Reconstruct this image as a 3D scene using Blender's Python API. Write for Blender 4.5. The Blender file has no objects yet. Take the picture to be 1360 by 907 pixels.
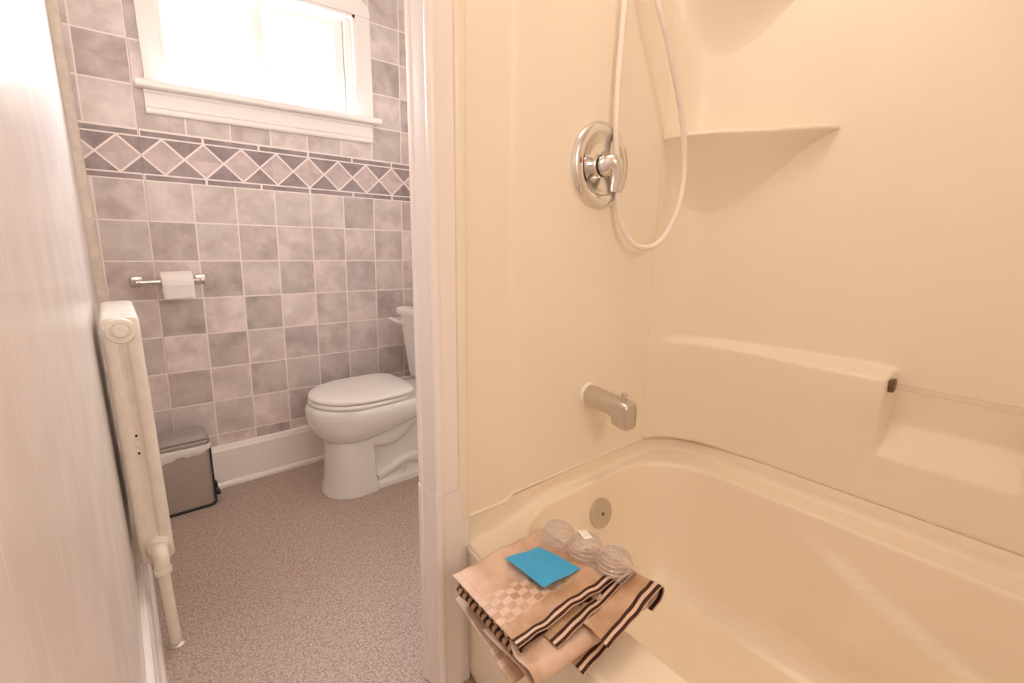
import bpy, bmesh, math, random
from math import sin, cos, pi, sqrt
from mathutils import Vector, Matrix
random.seed(7)
C = bpy.context.scene.collection

LAMP_POS, LAMP_E, LAMP_C = (.72, -1.66, 2.26), 4.5, (1, .865, .75)
FILL_POS, FILL_E, FILL_C = (.24, -3.62, 1.9), 11.5, (1, .875, .78)
SKY_C, SKY_E = (.90, .95, 1.04), 40.0
GND_C = (.20, .195, .18)
EXPO = 1.02
# ------------------------------------------------------------------ helpers
def sm(a, b, x):
    t = max(0.0, min(1.0, (x - a) / (b - a))) if a != b else float(x > a)
    return t * t * (3 - 2 * t)

def lerp(a, b, t): return a + (b - a) * t

def interp(pts, x):
    if x <= pts[0][0]: return pts[0][1]
    for (x0, y0), (x1, y1) in zip(pts, pts[1:]):
        if x <= x1: return y0 + (y1 - y0) * (x - x0) / (x1 - x0)
    return pts[-1][1]

class MB:
    """collects verts / faces / uvs and links them as one mesh object"""
    def __init__(s): s.v = []; s.f = []; s.uv = {}
    def add(s, vs, fs):
        o = len(s.v); s.v += [tuple(v) for v in vs]; s.f += [tuple(i + o for i in f) for f in fs]
        return o
    def box(s, x0, x1, y0, y1, z0, z1, b=0.0, seg=2, rot=None, at=None):
        bm = bmesh.new(); bmesh.ops.create_cube(bm, size=1)
        for v in bm.verts:
            v.co = Vector(((x0 + x1) / 2 + v.co.x * (x1 - x0), (y0 + y1) / 2 + v.co.y * (y1 - y0), (z0 + z1) / 2 + v.co.z * (z1 - z0)))
        if b > 0: bmesh.ops.bevel(bm, geom=list(bm.edges), offset=b, segments=seg, affect='EDGES', profile=0.5)
        s.bm(bm, rot, at)
    def bm(s, bm, rot=None, at=None):
        bm.verts.index_update(); bm.verts.ensure_lookup_table()
        vs = [v.co.copy() for v in bm.verts]
        if rot is not None: vs = [rot @ v for v in vs]
        if at is not None: vs = [v + Vector(at) for v in vs]
        s.add(vs, [[v.index for v in f.verts] for f in bm.faces]); bm.free()
    def loft(s, loops, cap0=True, cap1=True, closed=True):
        n = len(loops[0]); fs = []
        o = s.add([p for l in loops for p in l], [])
        for i in range(len(loops) - 1):
            for j in range(n if closed else n - 1):
                k = (j + 1) % n
                s.f.append((o + i * n + j, o + i * n + k, o + (i + 1) * n + k, o + (i + 1) * n + j))
        if cap0: s.f.append(tuple(o + j for j in range(n))[::-1])
        if cap1: s.f.append(tuple(o + (len(loops) - 1) * n + j for j in range(n)))
    def tube(s, path, r, n=12, cap=True):
        P = [Vector(p) for p in path]; loops = []
        R = r if isinstance(r, (list, tuple)) else [r] * len(P)
        up = None
        for i, p in enumerate(P):
            t = (P[min(i + 1, len(P) - 1)] - P[max(i - 1, 0)]).normalized()
            if up is None:
                a = Vector((0, 0, 1)) if abs(t.z) < .9 else Vector((1, 0, 0))
                up = (a - t * a.dot(t)).normalized()
            else: up = (up - t * up.dot(t)).normalized()
            w = t.cross(up)
            loops.append([p + (up * cos(2 * pi * k / n) + w * sin(2 * pi * k / n)) * R[i] for k in range(n)])
        s.loft(loops, cap, cap)
    def lathe(s, prof, origin, axis, n=32, cap0=True, cap1=True):
        a = Vector(axis).normalized(); h = Vector((0, 0, 1)) if abs(a.z) < .9 else Vector((1, 0, 0))
        u = (h - a * h.dot(a)).normalized(); w = a.cross(u); o = Vector(origin)
        s.loft([[o + a * d + (u * cos(2 * pi * k / n) + w * sin(2 * pi * k / n)) * max(r, 1e-5) for k in range(n)] for r, d in prof], cap0, cap1)
    def grid(s, fn, nu, nv, uvfn=None):
        o = len(s.v)
        for i in range(nu + 1):
            for j in range(nv + 1):
                s.v.append(tuple(fn(i / nu, j / nv)))
                if uvfn: s.uv[len(s.v) - 1] = uvfn(i / nu, j / nv)
        for i in range(nu):
            for j in range(nv):
                a = o + i * (nv + 1) + j
                s.f.append((a, a + 1, a + nv + 2, a + nv + 1))
    def build(s, name, m, parent=None, smooth=True, ang=35, thick=0, recalc=True, off=0.0):
        me = bpy.data.meshes.new(name); me.from_pydata(s.v, [], s.f)
        if s.uv:
            L = me.uv_layers.new(name='UVMap')
            for lp in me.loops: L.data[lp.index].uv = s.uv.get(lp.vertex_index, (0, 0))
        if recalc:
            bm = bmesh.new(); bm.from_mesh(me); bmesh.ops.recalc_face_normals(bm, faces=bm.faces); bm.to_mesh(me); bm.free()
        if smooth:
            me.polygons.foreach_set('use_smooth', [True] * len(me.polygons)); me.set_sharp_from_angle(angle=math.radians(ang))
        me.materials.append(m)
        o = bpy.data.objects.new(name, me); C.objects.link(o)
        if parent: o.parent = parent; o.matrix_parent_inverse = Matrix.Translation(parent.location).inverted()
        if thick:
            md = o.modifiers.new('thickness', 'SOLIDIFY'); md.thickness = thick; md.offset = off
        me.update()
        return o

def thing(name, label, cat, loc):
    o = bpy.data.objects.new(name, None); C.objects.link(o); o.location = loc; o.empty_display_size = .05
    o['label'] = label; o['category'] = cat
    return o
def tag(o, label, cat): o['label'] = label; o['category'] = cat; return o
def struct(o): o['kind'] = 'structure'; return o

def rrect(x0, x1, y0, y1, r, n=10, m=8):
    """rounded rectangle; r = radii at (x1,y1),(x0,y1),(x0,y0),(x1,y0); n pts per arc, m per side"""
    if not isinstance(r, (tuple, list)): r = (r,) * 4
    cs = [(x1 - r[0], y1 - r[0], 0), (x0 + r[1], y1 - r[1], pi / 2), (x0 + r[2], y0 + r[2], pi), (x1 - r[3], y0 + r[3], 3 * pi / 2)]
    arcs = [[(cx + r[i] * cos(a + pi / 2 * k / n), cy + r[i] * sin(a + pi / 2 * k / n)) for k in range(n + 1)] for i, (cx, cy, a) in enumerate(cs)]
    out = []
    for i in range(4):
        out += arcs[i]; p = arcs[i][-1]; q = arcs[(i + 1) % 4][0]
        out += [(lerp(p[0], q[0], k / m), lerp(p[1], q[1], k / m)) for k in range(1, m)]
    return out

def cat_(P, o, n=4):
    P = [Vector(p) for p in P]; out = []
    for i in range(len(P) - 1):
        a, b_, c, d = P[max(0, i - 1)], P[i], P[i + 1], P[min(len(P) - 1, i + 2)]
        for k in range(n):
            t = k / n; out.append(o + .5 * ((2 * b_) + (c - a) * t + (2 * a - 5 * b_ + 4 * c - d) * t * t + (3 * b_ - a - 3 * c + d) * t ** 3))
    return out + [o + P[-1]]

def egg(xf, xb, w, cy, ef=2.0, eb=2.6, n=64, frac=.45):
    xm = xf + frac * (xb - xf); out = []
    for k in range(n):
        a = 2 * pi * k / n; c, s_ = cos(a), sin(a)
        e = eb if c > 0 else ef
        cc = math.copysign(abs(c) ** (2 / e), c); ss = math.copysign(abs(s_) ** (2 / e), s_)
        out.append((xm + (xb - xm if c > 0 else xm - xf) * cc, cy + w * ss))
    return out

# ------------------------------------------------------------------ materials
def mat(name, col, rough=.5, metal=0, coat=0, spec=.5, bump=None, var=None, trans=0, sheen=0):
    m = bpy.data.materials.new(name); m.use_nodes = True
    nt = m.node_tree; b = nt.nodes['Principled BSDF']
    b.inputs['Base Color'].default_value = (*col, 1); b.inputs['Roughness'].default_value = rough
    b.inputs['Metallic'].default_value = metal; b.inputs['Specular IOR Level'].default_value = spec
    b.inputs['Coat Weight'].default_value = coat; b.inputs['Coat Roughness'].default_value = .08
    if trans: b.inputs['Transmission Weight'].default_value = trans
    if sheen: b.inputs['Sheen Weight'].default_value = sheen
    tc = nt.nodes.new('ShaderNodeTexCoord')
    if var:      # (scale, amount): gentle mottling of the colour itself
        n = nt.nodes.new('ShaderNodeTexNoise'); n.inputs['Scale'].default_value = var[0]; n.inputs['Detail'].default_value = 4
        r = nt.nodes.new('ShaderNodeValToRGB')
        r.color_ramp.elements[0].position = .3; r.color_ramp.elements[1].position = .7
        r.color_ramp.elements[0].color = (*[c * (1 - var[1]) for c in col], 1)
        r.color_ramp.elements[1].color = (*[min(1, c * (1 + var[1] * .5)) for c in col], 1)
        nt.links.new(tc.outputs['Object'], n.inputs['Vector']); nt.links.new(n.outputs['Fac'], r.inputs['Fac'])
        nt.links.new(r.outputs['Color'], b.inputs['Base Color'])
    if bump:     # (scale, strength)
        n = nt.nodes.new('ShaderNodeTexNoise'); n.inputs['Scale'].default_value = bump[0]; n.inputs['Detail'].default_value = 3
        u = nt.nodes.new('ShaderNodeBump'); u.inputs['Strength'].default_value = bump[1]; u.inputs['Distance'].default_value = .002
        nt.links.new(tc.outputs['Object'], n.inputs['Vector']); nt.links.new(n.outputs['Fac'], u.inputs['Height'])
        nt.links.new(u.outputs['Normal'], b.inputs['Normal'])
    return m

class NT:
    """small node-expression helper"""
    def __init__(s, nt): s.nt = nt
    def m(s, op, a, b=None, c=None):
        n = s.nt.nodes.new('ShaderNodeMath'); n.operation = op
        for i, x in enumerate((a, b, c)):
            if x is None: continue
            if isinstance(x, (int, float)): n.inputs[i].default_value = x
            else: s.nt.links.new(x, n.inputs[i])
        return n.outputs[0]
    def mix(s, f, a, b):
        n = s.nt.nodes.new('ShaderNodeMix'); n.data_type = 'RGBA'
        for sock, x in ((n.inputs[0], f), (n.inputs[6], a), (n.inputs[7], b)):
            if isinstance(x, (int, float)): sock.default_value = x
            elif isinstance(x, tuple): sock.default_value = (*x, 1) if len(x) == 3 else x
            else: s.nt.links.new(x, sock)
        return n.outputs[2]
    def rng(s, x, a, b):      # smooth 0..1 from a to b
        n = s.nt.nodes.new('ShaderNodeMapRange'); n.interpolation_type = 'SMOOTHSTEP'
        s.nt.links.new(x, n.inputs[0]); n.inputs[1].default_value = a; n.inputs[2].default_value = b
        return n.outputs[0]
    def band(s, x, a, b):     # 1 inside [a,b]
        return s.m('MULTIPLY', s.m('GREATER_THAN', x, a), s.m('LESS_THAN', x, b))

def tile_material():
    m = bpy.data.materials.new('patterned_tile_panel'); m.use_nodes = True
    nt = m.node_tree; N = NT(nt); b = nt.nodes['Principled BSDF']
    tc = nt.nodes.new('ShaderNodeTexCoord'); sep = nt.nodes.new('ShaderNodeSeparateXYZ')
    nt.links.new(tc.outputs['Object'], sep.inputs[0]); X, Z = sep.outputs[0], sep.outputs[2]
    U = .1524; th = -.019; ox, oz = 0.003, 1.3164
    dx = N.m('SUBTRACT', X, ox); dz = N.m('SUBTRACT', Z, oz)
    a = N.m('DIVIDE', N.m('ADD', N.m('MULTIPLY', dx, cos(th)), N.m('MULTIPLY', dz, sin(th))), U)
    c = N.m('DIVIDE', N.m('SUBTRACT', N.m('MULTIPLY', dz, cos(th)), N.m('MULTIPLY', dx, sin(th))), U)
    c = N.m('ADD', c, .03)                      # c = 0 at the lower edge of the border
    BH = 1.215
    inb = N.band(c, 0, BH)
    row = N.m('SUBTRACT', c, N.m('ADD', N.m('MULTIPLY', N.m('GREATER_THAN', c, BH * .5), BH - .03), .03))
    fa, fr = N.m('FLOOR', a), N.m('FLOOR', row)
    ta, tr = N.m('FRACT', a), N.m('FRACT', row)
    def edge(t): return N.m('MINIMUM', t, N.m('SUBTRACT', 1.0, t))
    g = .019
    grout_t = N.m('LESS_THAN', N.m('MINIMUM', edge(ta), edge(tr)), g)
    comb = nt.nodes.new('ShaderNodeCombineXYZ'); nt.links.new(fa, comb.inputs[0]); nt.links.new(fr, comb.inputs[1])
    wn = nt.nodes.new('ShaderNodeTexWhiteNoise'); wn.noise_dimensions = '2D'; nt.links.new(comb.outputs[0], wn.inputs['Vector'])
    # mottling, a different patch of noise on each tile
    off = nt.nodes.new('ShaderNodeVectorMath'); off.operation = 'MULTIPLY_ADD'
    nt.links.new(wn.outputs['Color'], off.inputs[0]); off.inputs[1].default_value = (9, 9, 9); nt.links.new(tc.outputs['Object'], off.inputs[2])
    n1 = nt.nodes.new('ShaderNodeTexNoise'); n1.inputs['Scale'].default_value = 11; n1.inputs['Detail'].default_value = 5; n1.inputs['Roughness'].default_value = .6
    nt.links.new(off.outputs[0], n1.inputs['Vector'])
    n2 = nt.nodes.new('ShaderNodeTexNoise'); n2.inputs['Scale'].default_value = 5; n2.inputs['Detail'].default_value = 2
    off2 = nt.nodes.new('ShaderNodeVectorMath'); off2.operation = 'ADD'; nt.links.new(off.outputs[0], off2.inputs[0]); off2.inputs[1].default_value = (3, 5, 2)
    nt.links.new(off2.outputs[0], n2.inputs['Vector'])
    chk = N.m('SUBTRACT', 1.0, N.m('FLOORED_MODULO', N.m('ADD', fa, fr), 2.0))      # the print alternates darker and lighter squares
    shade = N.m('ADD', N.m('ADD', N.m('MULTIPLY', chk, .26), N.m('MULTIPLY', wn.outputs['Value'], .28)), N.m('MULTIPLY', N.rng(n1.outputs['Fac'], .3, .72), .46))
    tcol = N.mix(shade, TILE_D, TILE_L)
    tcol = N.mix(N.m('MULTIPLY', N.rng(n2.outputs['Fac'], .42, .68), .45), tcol, TILE_G)
    # border: strips + diamonds
    P = .885
    da = N.m('DIVIDE', N.m('SUBTRACT', a, 5.0), P)
    fd = N.m('FRACT', N.m('ADD', da, .5)); ad = N.m('ABSOLUTE', N.m('SUBTRACT', fd, .5))   # 0 on the diamond axis
    dz0, dz1 = .185, BH - .185
    ac = N.m('DIVIDE', N.m('ABSOLUTE', N.m('SUBTRACT', c, BH / 2)), (dz1 - dz0))              # 0 mid .. .5 edge
    dd = N.m('ADD', ad, ac)
    dia = N.m('LESS_THAN', dd, .5)
    dl = N.m('LESS_THAN', N.m('ABSOLUTE', N.m('SUBTRACT', dd, .5)), .038)
    mid = N.band(c, dz0, dz1)
    gz = .032
    strip = N.m('ADD', N.band(c, gz, dz0 - gz * 1.2), N.band(c, dz1 + gz * 1.2, BH - gz))
    js = N.m('FRACT', N.m('ADD', N.m('DIVIDE', N.m('SUBTRACT', a, 5.0), P * 1.5), .5))
    jl = N.m('LESS_THAN', N.m('ABSOLUTE', N.m('SUBTRACT', js, .5)), .022)
    n3 = N.rng(n1.outputs['Fac'], .3, .7)
    dcol = N.mix(n3, BORD_D, BORD_L); tri = N.mix(n3, TRI_D, TRI_L)
    bcol = N.mix(dia, tri, dcol); bcol = N.mix(dl, bcol, GROUT)
    stripcol = N.mix(jl, tri, GROUT)
    bcol = N.mix(mid, N.mix(strip, GROUT, stripcol), bcol)
    col = N.mix(inb, N.mix(grout_t, tcol, GROUT), bcol)
    # panel seam, a thin dark line on the second joint
    seam = N.m('LESS_THAN', N.m('ABSOLUTE', N.m('SUBTRACT', a, 1.01)), .009)
    col = N.mix(N.m('MULTIPLY', seam, .55), col, (.22, .17, .16))
    nt.links.new(col, b.inputs['Base Color']); b.inputs['Roughness'].default_value = .38
    return m
TILE_D, TILE_L, TILE_G = (.35, .285, .27), (.86, .755, .73), (.60, .565, .535)
BORD_D, BORD_L = (.47, .375, .365), (.66, .545, .53)
TRI_D, TRI_L = (.24, .185, .185), (.37, .295, .295)
GROUT = (.84, .745, .72)

def floor_material():
    m = bpy.data.materials.new('speckled_vinyl'); m.use_nodes = True
    nt = m.node_tree; N = NT(nt); b = nt.nodes['Principled BSDF']
    tc = nt.nodes.new('ShaderNodeTexCoord')
    n1 = nt.nodes.new('ShaderNodeTexNoise'); n1.inputs['Scale'].default_value = 160; n1.inputs['Detail'].default_value = 3
    n2 = nt.nodes.new('ShaderNodeTexNoise'); n2.inputs['Scale'].default_value = 45; n2.inputs['Detail'].default_value = 4
    v = nt.nodes.new('ShaderNodeTexVoronoi'); v.inputs['Scale'].default_value = 130
    for n in (n1, n2, v): nt.links.new(tc.outputs['Object'], n.inputs['Vector'])
    col = N.mix(N.rng(n1.outputs['Fac'], .35, .68), (.33, .24, .195), (.59, .475, .405))
    col = N.mix(N.m('MULTIPLY', N.rng(n2.outputs['Fac'], .45, .65), .4), col, (.55, .44, .38))
    col = N.mix(N.m('MULTIPLY', N.m('LESS_THAN', v.outputs['Distance'], .16), .5), col, (.22, .15, .12))
    nt.links.new(col, b.inputs['Base Color']); b.inputs['Roughness'].default_value = .55
    return m

def leftwall_material():
    m = bpy.data.materials.new('gloss_wall_paint'); m.use_nodes = True
    nt = m.node_tree; N = NT(nt); b = nt.nodes['Principled BSDF']
    tc = nt.nodes.new('ShaderNodeTexCoord')
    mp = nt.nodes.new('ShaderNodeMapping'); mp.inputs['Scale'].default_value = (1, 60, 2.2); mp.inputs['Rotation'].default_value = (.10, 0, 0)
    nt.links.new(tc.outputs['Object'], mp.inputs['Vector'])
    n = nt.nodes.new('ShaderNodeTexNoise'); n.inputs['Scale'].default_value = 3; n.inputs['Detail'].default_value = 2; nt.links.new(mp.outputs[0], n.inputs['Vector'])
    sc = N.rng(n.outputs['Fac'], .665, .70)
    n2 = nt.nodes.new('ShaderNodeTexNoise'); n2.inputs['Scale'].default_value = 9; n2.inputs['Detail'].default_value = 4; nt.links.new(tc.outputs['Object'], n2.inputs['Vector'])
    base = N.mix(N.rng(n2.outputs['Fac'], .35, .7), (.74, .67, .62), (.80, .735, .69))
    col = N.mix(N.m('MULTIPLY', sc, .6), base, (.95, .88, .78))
    nt.links.new(col, b.inputs['Base Color']); b.inputs['Roughness'].default_value = .24
    bu = nt.nodes.new('ShaderNodeBump'); bu.inputs['Strength'].default_value = .10; bu.inputs['Distance'].default_value = .002
    nt.links.new(n2.outputs['Fac'], bu.inputs['Height']); nt.links.new(bu.outputs[0], b.inputs['Normal'])
    return m

def curtain_material(name, fine=False):
    m = bpy.data.materials.new(name); m.use_nodes = True
    nt = m.node_tree; N = NT(nt); b = nt.nodes['Principled BSDF']
    uvn = nt.nodes.new('ShaderNodeUVMap'); sep = nt.nodes.new('ShaderNodeSeparateXYZ'); nt.links.new(uvn.outputs[0], sep.inputs[0])
    u, v = sep.outputs[0], sep.outputs[1]
    DK, TAN, LT, PK = (.052, .016, .012), (.50, .315, .185), (.74, .545, .43), (.62, .425, .30)
    if fine:       # the same stripes seen one after another on a folded edge
        t = N.m('FRACT', N.m('DIVIDE', u, .0165))
        col = N.mix(N.band(t, .1, .55), TAN, DK)
    else:
        fu = N.m('FRACT', N.m('ADD', N.m('DIVIDE', u, .036), N.m('MULTIPLY', N.m('FLOOR', N.m('DIVIDE', v, .014)), .5)))
        fv = N.m('FRACT', N.m('DIVIDE', v, .028))
        chk = N.m('MULTIPLY', N.m('LESS_THAN', fu, .5), 1.0)
        zone = N.m('MULTIPLY', N.rng(v, .050, .056), N.m('SUBTRACT', 1.0, N.rng(v, .118, .135)))
        soft = nt.nodes.new('ShaderNodeTexNoise'); soft.inputs['Scale'].default_value = 14; nt.links.new(uvn.outputs[0], soft.inputs['Vector'])
        base = N.mix(N.rng(soft.outputs['Fac'], .35, .65), TAN, PK)
        wide = N.m('FRACT', N.m('DIVIDE', v, .052))
        base = N.mix(N.m('MULTIPLY', N.rng(v, .09, .15), N.m('ADD', N.m('MULTIPLY', N.rng(soft.outputs['Fac'], .35, .6), .35), .55)), base, LT)
        base = N.mix(N.m('MULTIPLY', zone, N.m('MULTIPLY', chk, N.rng(u, .24, .13))), base, (.70, .53, .44))
        dark = N.m('ADD', N.band(v, .0015, .0075), N.band(v, .0135, .0195))
        col = N.mix(N.band(v, .0075, .0135), base, LT)
        col = N.mix(N.m('MINIMUM', dark, 1.0), col, DK)
        # stitched hem beside the left edge
        hem = N.m('MULTIPLY', N.band(u, .0145, .016), N.m('LESS_THAN', N.m('FRACT', N.m('MULTIPLY', v, 260)), .6))
        col = N.mix(N.m('MULTIPLY', hem, .5), col, (.30, .17, .11))
    wr = nt.nodes.new('ShaderNodeTexNoise'); wr.inputs['Scale'].default_value = 26; wr.inputs['Detail'].default_value = 3; wr.inputs['Distortion'].default_value = .6
    bp = nt.nodes.new('ShaderNodeBump'); bp.inputs['Strength'].default_value = .55; bp.inputs['Distance'].default_value = .006
    nt.links.new(uvn.outputs[0], wr.inputs['Vector']); nt.links.new(wr.outputs['Fac'], bp.inputs['Height']); nt.links.new(bp.outputs[0], b.inputs['Normal'])
    nt.links.new(col, b.inputs['Base Color']); b.inputs['Roughness'].default_value = .5; b.inputs['Specular IOR Level'].default_value = .3
    return m

def clear_material(name, tint=(1, 1, 1), gloss=.05, diff=.06, fres=.04):
    m = bpy.data.materials.new(name); m.use_nodes = True
    nt = m.node_tree; nt.nodes.remove(nt.nodes['Principled BSDF']); out = nt.nodes['Material Output']
    tr = nt.nodes.new('ShaderNodeBsdfTransparent'); tr.inputs[0].default_value = (*tint, 1)
    gl = nt.nodes.new('ShaderNodeBsdfGlossy'); gl.inputs['Roughness'].default_value = gloss
    lw = nt.nodes.new('ShaderNodeLayerWeight'); lw.inputs[0].default_value = .5; N = NT(nt)
    fac = N.m('ADD', N.m('MULTIPLY', N.m('POWER', lw.outputs['Facing'], 4.0), .55), fres)
    mx = nt.nodes.new('ShaderNodeMixShader'); nt.links.new(fac, mx.inputs[0]); nt.links.new(tr.outputs[0], mx.inputs[1]); nt.links.new(gl.outputs[0], mx.inputs[2])
    last = mx
    if diff:
        d = nt.nodes.new('ShaderNodeBsdfDiffuse'); d.inputs[0].default_value = (.9, .86, .84, 1)
        m2 = nt.nodes.new('ShaderNodeMixShader'); m2.inputs[0].default_value = diff
        nt.links.new(mx.outputs[0], m2.inputs[1]); nt.links.new(d.outputs[0], m2.inputs[2]); last = m2
    nt.links.new(last.outputs[0], out.inputs[0])
    return m

M = dict(
    tile=tile_material(), floor=floor_material(), left=leftwall_material(),
    paint=mat('warm_white_wall_paint', (.82, .76, .69), .5, bump=(60, .1)),
    ceil=mat('white_ceiling_paint', (.74, .71, .67), .7, bump=(80, .1)),
    trim=mat('gloss_white_trim_paint', (.88, .83, .80), .28, coat=.3, bump=(25, .06)),
    bead=mat('aged_corner_moulding', (.72, .63, .545), .45, var=(30, .12)),
    frp=mat('bone_acrylic_surround', (.87, .792, .665), .36, coat=.08, bump=(14, .03), var=(5, .015)),
    tub=mat('bone_acrylic_tub', (.88, .785, .64), .36, coat=.10, bump=(14, .03), var=(5, .015)),
    china=mat('white_glazed_china', (.80, .775, .745), .12, coat=.5, var=(6, .01)),
    seat=mat('white_seat_plastic', (.83, .79, .765), .28, var=(6, .01)),
    rad=mat('cream_radiator_paint', (.80, .735, .65), .38, coat=.15, var=(28, .06), bump=(70, .15)),
    chrome=mat('polished_chrome', (.80, .78, .76), .12, 1, bump=(30, .03)),
    nickel=mat('brushed_nickel', (.66, .62, .58), .28, 1, bump=(90, .08)),
    black=mat('black_plastic', (.018, .017, .017), .45, var=(40, .1)),
    steel=mat('brushed_taupe_steel', (.49, .43, .40), .42, .45, bump=(90, .05), var=(40, .05)),
    lid=mat('grey_lid_plastic', (.36, .32, .30), .35, var=(40, .05)),
    bag=mat('white_bin_bag', (.78, .74, .71), .4, bump=(60, .5)),
    paper=mat('white_tissue_paper', (.86, .80, .77), .9, bump=(120, .3)),
    card=mat('cardboard_core', (.42, .32, .23), .9, var=(60, .1)),
    hose=mat('off_white_vinyl_hose', (.86, .79, .71), .3, coat=.3, var=(30, .02)),
    curtain=curtain_material('striped_jacquard_curtain'), curtain_f=curtain_material('striped_curtain_fold', True),
    blue=mat('blue_paper_sachet', (.05, .43, .80), .55, var=(60, .06), bump=(160, .25)),
    clear=clear_material('clear_ribbed_plastic', (.97, .955, .955), .05, .10, .09),
    rib=clear_material('clear_plastic_rib', (.98, .965, .965), .08, .16, .12),
    flange=clear_material('clear_plastic_sheet', (.99, .985, .985), .05, .03, .05),
    glass=clear_material('window_glass', (1, 1, 1), .01, 0, .03),
    barp=clear_material('frosted_acrylic_bar', (.97, .94, .90), .15, .14, .03),
    caulk=mat('beige_caulk', (.70, .58, .43), .6, var=(50, .1)),
    white=mat('plain_white', (.93, .90, .87), .5, var=(60, .02)),
    vinyl=mat('white_vinyl_sash', (.86, .83, .79), .35, var=(12, .01)),
    red=mat('red_hot_mark', (.55, .06, .03), .4, var=(60, .05)),
    brown=mat('dark_bracket_metal', (.20, .12, .08), .35, .6, var=(60, .15)),
)

# ------------------------------------------------------------------ room shell
WL = -.036            # left wall plane
CE = 2.45
b = MB(); b.box(WL - .15, 1.65, -4.05, .15, -.1, 0); struct(b.build('floor', M['floor'], smooth=False))
b = MB(); b.box(WL - .15, 1.65, -4.05, .15, CE, CE + .1); struct(b.build('ceiling', M['ceil'], smooth=False))
b = MB(); b.box(WL - .12, WL, -3.95, .0, 0, CE); struct(b.build('wall_left', M['left'], smooth=False))
# tiled wall with the window opening
wx0, wx1, wz0, wz1 = .262, 1.012, 1.66, 2.088
b = MB()
for q in ((WL - .12, wx0, 0, CE), (wx1, 1.65, 0, CE), (wx0, wx1, 0, wz0), (wx0, wx1, wz1, CE)):
    b.box(q[0], q[1], 0, .13, q[2], q[3])
struct(b.build('wall_tiled', M['tile'], smooth=False))
b = MB(); b.box(.53, 1.5, -1.498, -1.43, 0, CE); struct(b.build('wall_partition', M['paint'], smooth=False))
b = MB(); b.box(1.335, 1.5, -1.43, 0, 0, CE); struct(b.build('wall_behind_tank', M['paint'], smooth=False))
b = MB(); b.box(1.5, 1.6, -3.95, 0, 0, CE); struct(b.build('wall_right', M['paint'], smooth=False))
b = MB(); b.box(WL - .12, 1.6, -4.05, -3.95, 0, CE); struct(b.build('wall_front', M['paint'], smooth=False))
b = MB(); b.box(.60, 1.5, -3.13, -3.03, 0, CE); struct(b.build('wall_tub_foot', M['paint'], smooth=False))

# baseboards: profiled section swept along the wall
def base_profile(h=.193, t=.02):
    return [(0, 0), (.030, 0), (.030, .012), (.026, .020), (t, .024), (t, h - .022), (t - .004, h - .014), (t - .006, h - .004), (t - .011, h), (0, h)]
def sweep_x(prof, x0, x1, y, sgn):     # board along x, thickness toward sgn*y
    b = MB(); b.loft([[(x, y + sgn * d, z) for d, z in prof] for x in (x0, x1)]); return b
def sweep_y(prof, y0, y1, x, sgn):
    b = MB(); b.loft([[(x + sgn * d, y, z) for d, z in prof] for y in (y0, y1)]); return b
struct(sweep_x(base_profile(), WL + .001, 1.334, -.0005, -1).build('baseboard_tiled_wall', M['trim'], ang=20))
struct(sweep_y(base_profile(), -3.94, -.033, WL + .0005, 1).build('baseboard_left', M['trim'], ang=20))
# corner moulding between left wall and tile panel
b = MB(); b.loft([[(WL + .0005, -.0005, z), (WL + .030, -.0005, z), (WL + .029, -.008, z), (WL + .024, -.015, z), (WL + .015, -.021, z), (WL + .0005, -.023, z)] for z in (.194, CE - .001)])
struct(b.build('trim_1', M['bead'], ang=50))
# partition end: jamb board with rounded near edge, flat casing and stop strip; a separate lower piece
def vprof(pts, z0, z1):
    b = MB(); b.loft([[(x, y, z) for x, y in pts] for z in (z0, z1)]); return b
jamb = [(.530, -1.424)] + [(.520, -1.424), (.5155, -1.428), (.5155, -1.440), (.5195, -1.443), (.5195, -1.488)] + \
       [(.5225 - .009 * cos(a), -1.5065 - .012 * sin(a)) for a in [pi * (-.5 + k / 10 * 1.15) for k in range(11)]] + \
       [(.534, -1.5135), (.534, -1.512), (.571, -1.511), (.573, -1.508), (.573, -1.4985), (.530, -1.4985)]
struct(vprof(jamb, .556, CE - .001).build('trim_2', M['trim'], ang=30))
low = [(.530, -1.424), (.517, -1.424), (.513, -1.428), (.513, -1.441), (.5165, -1.444), (.5165, -1.49)] + \
      [(.5205 - .009 * cos(a), -1.509 - .012 * sin(a)) for a in [pi * (-.5 + k / 10 * 1.15) for k in range(11)]] + \
      [(.531, -1.5165), (.531, -1.515), (.578, -1.514), (.580, -1.511), (.580, -1.5065), (.604, -1.5060), (.605, -1.5045), (.605, -1.4985), (.530, -1.4985)]
struct(vprof(low, .001, .554).build('trim_3', M['trim'], ang=30))

# ------------------------------------------------------------------ window
w = thing('window_1', '', 'window', ((wx0 + wx1) / 2, 0, wz0)); struct(w); del w['label']; del w['category']
b = MB()     # casing: left, right, head with clipped upper right corner
cw = .070
b.box(wx0 - .062, wx0, -.021, -.0005, wz0 - .0, wz1 + .001, .003)
b.box(wx1, wx1 + cw, -.021, -.0005, wz0 - .0, wz1 + .001, .003)
hd = [(wx0 - .062, wz1 + .0012), (wx1 + cw, wz1 + .0012), (wx1 + cw, wz1 + .030), (wx1 + cw - .008, wz1 + .048), (wx1 + cw - .030, wz1 + .066), (wx1 + cw - .05, wz1 + .07), (wx0 - .04, wz1 + .07), (wx0 - .062, wz1 + .045)]
b.loft([[(x, y, z) for x, z in hd] for y in (-.021, -.0005)])
b.build('casing', M['trim'], w, ang=30)
b = MB()     # reveal lining
rv = .012
b.box(wx0, wx0 + rv, -.019, .128, wz0, wz1); b.box(wx1 - rv, wx1, -.019, .128, wz0, wz1)
b.box(wx0, wx1, -.019, .128, wz1 - rv, wz1); b.box(wx0, wx1, -.001, .128, wz0, wz0 + rv)
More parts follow.
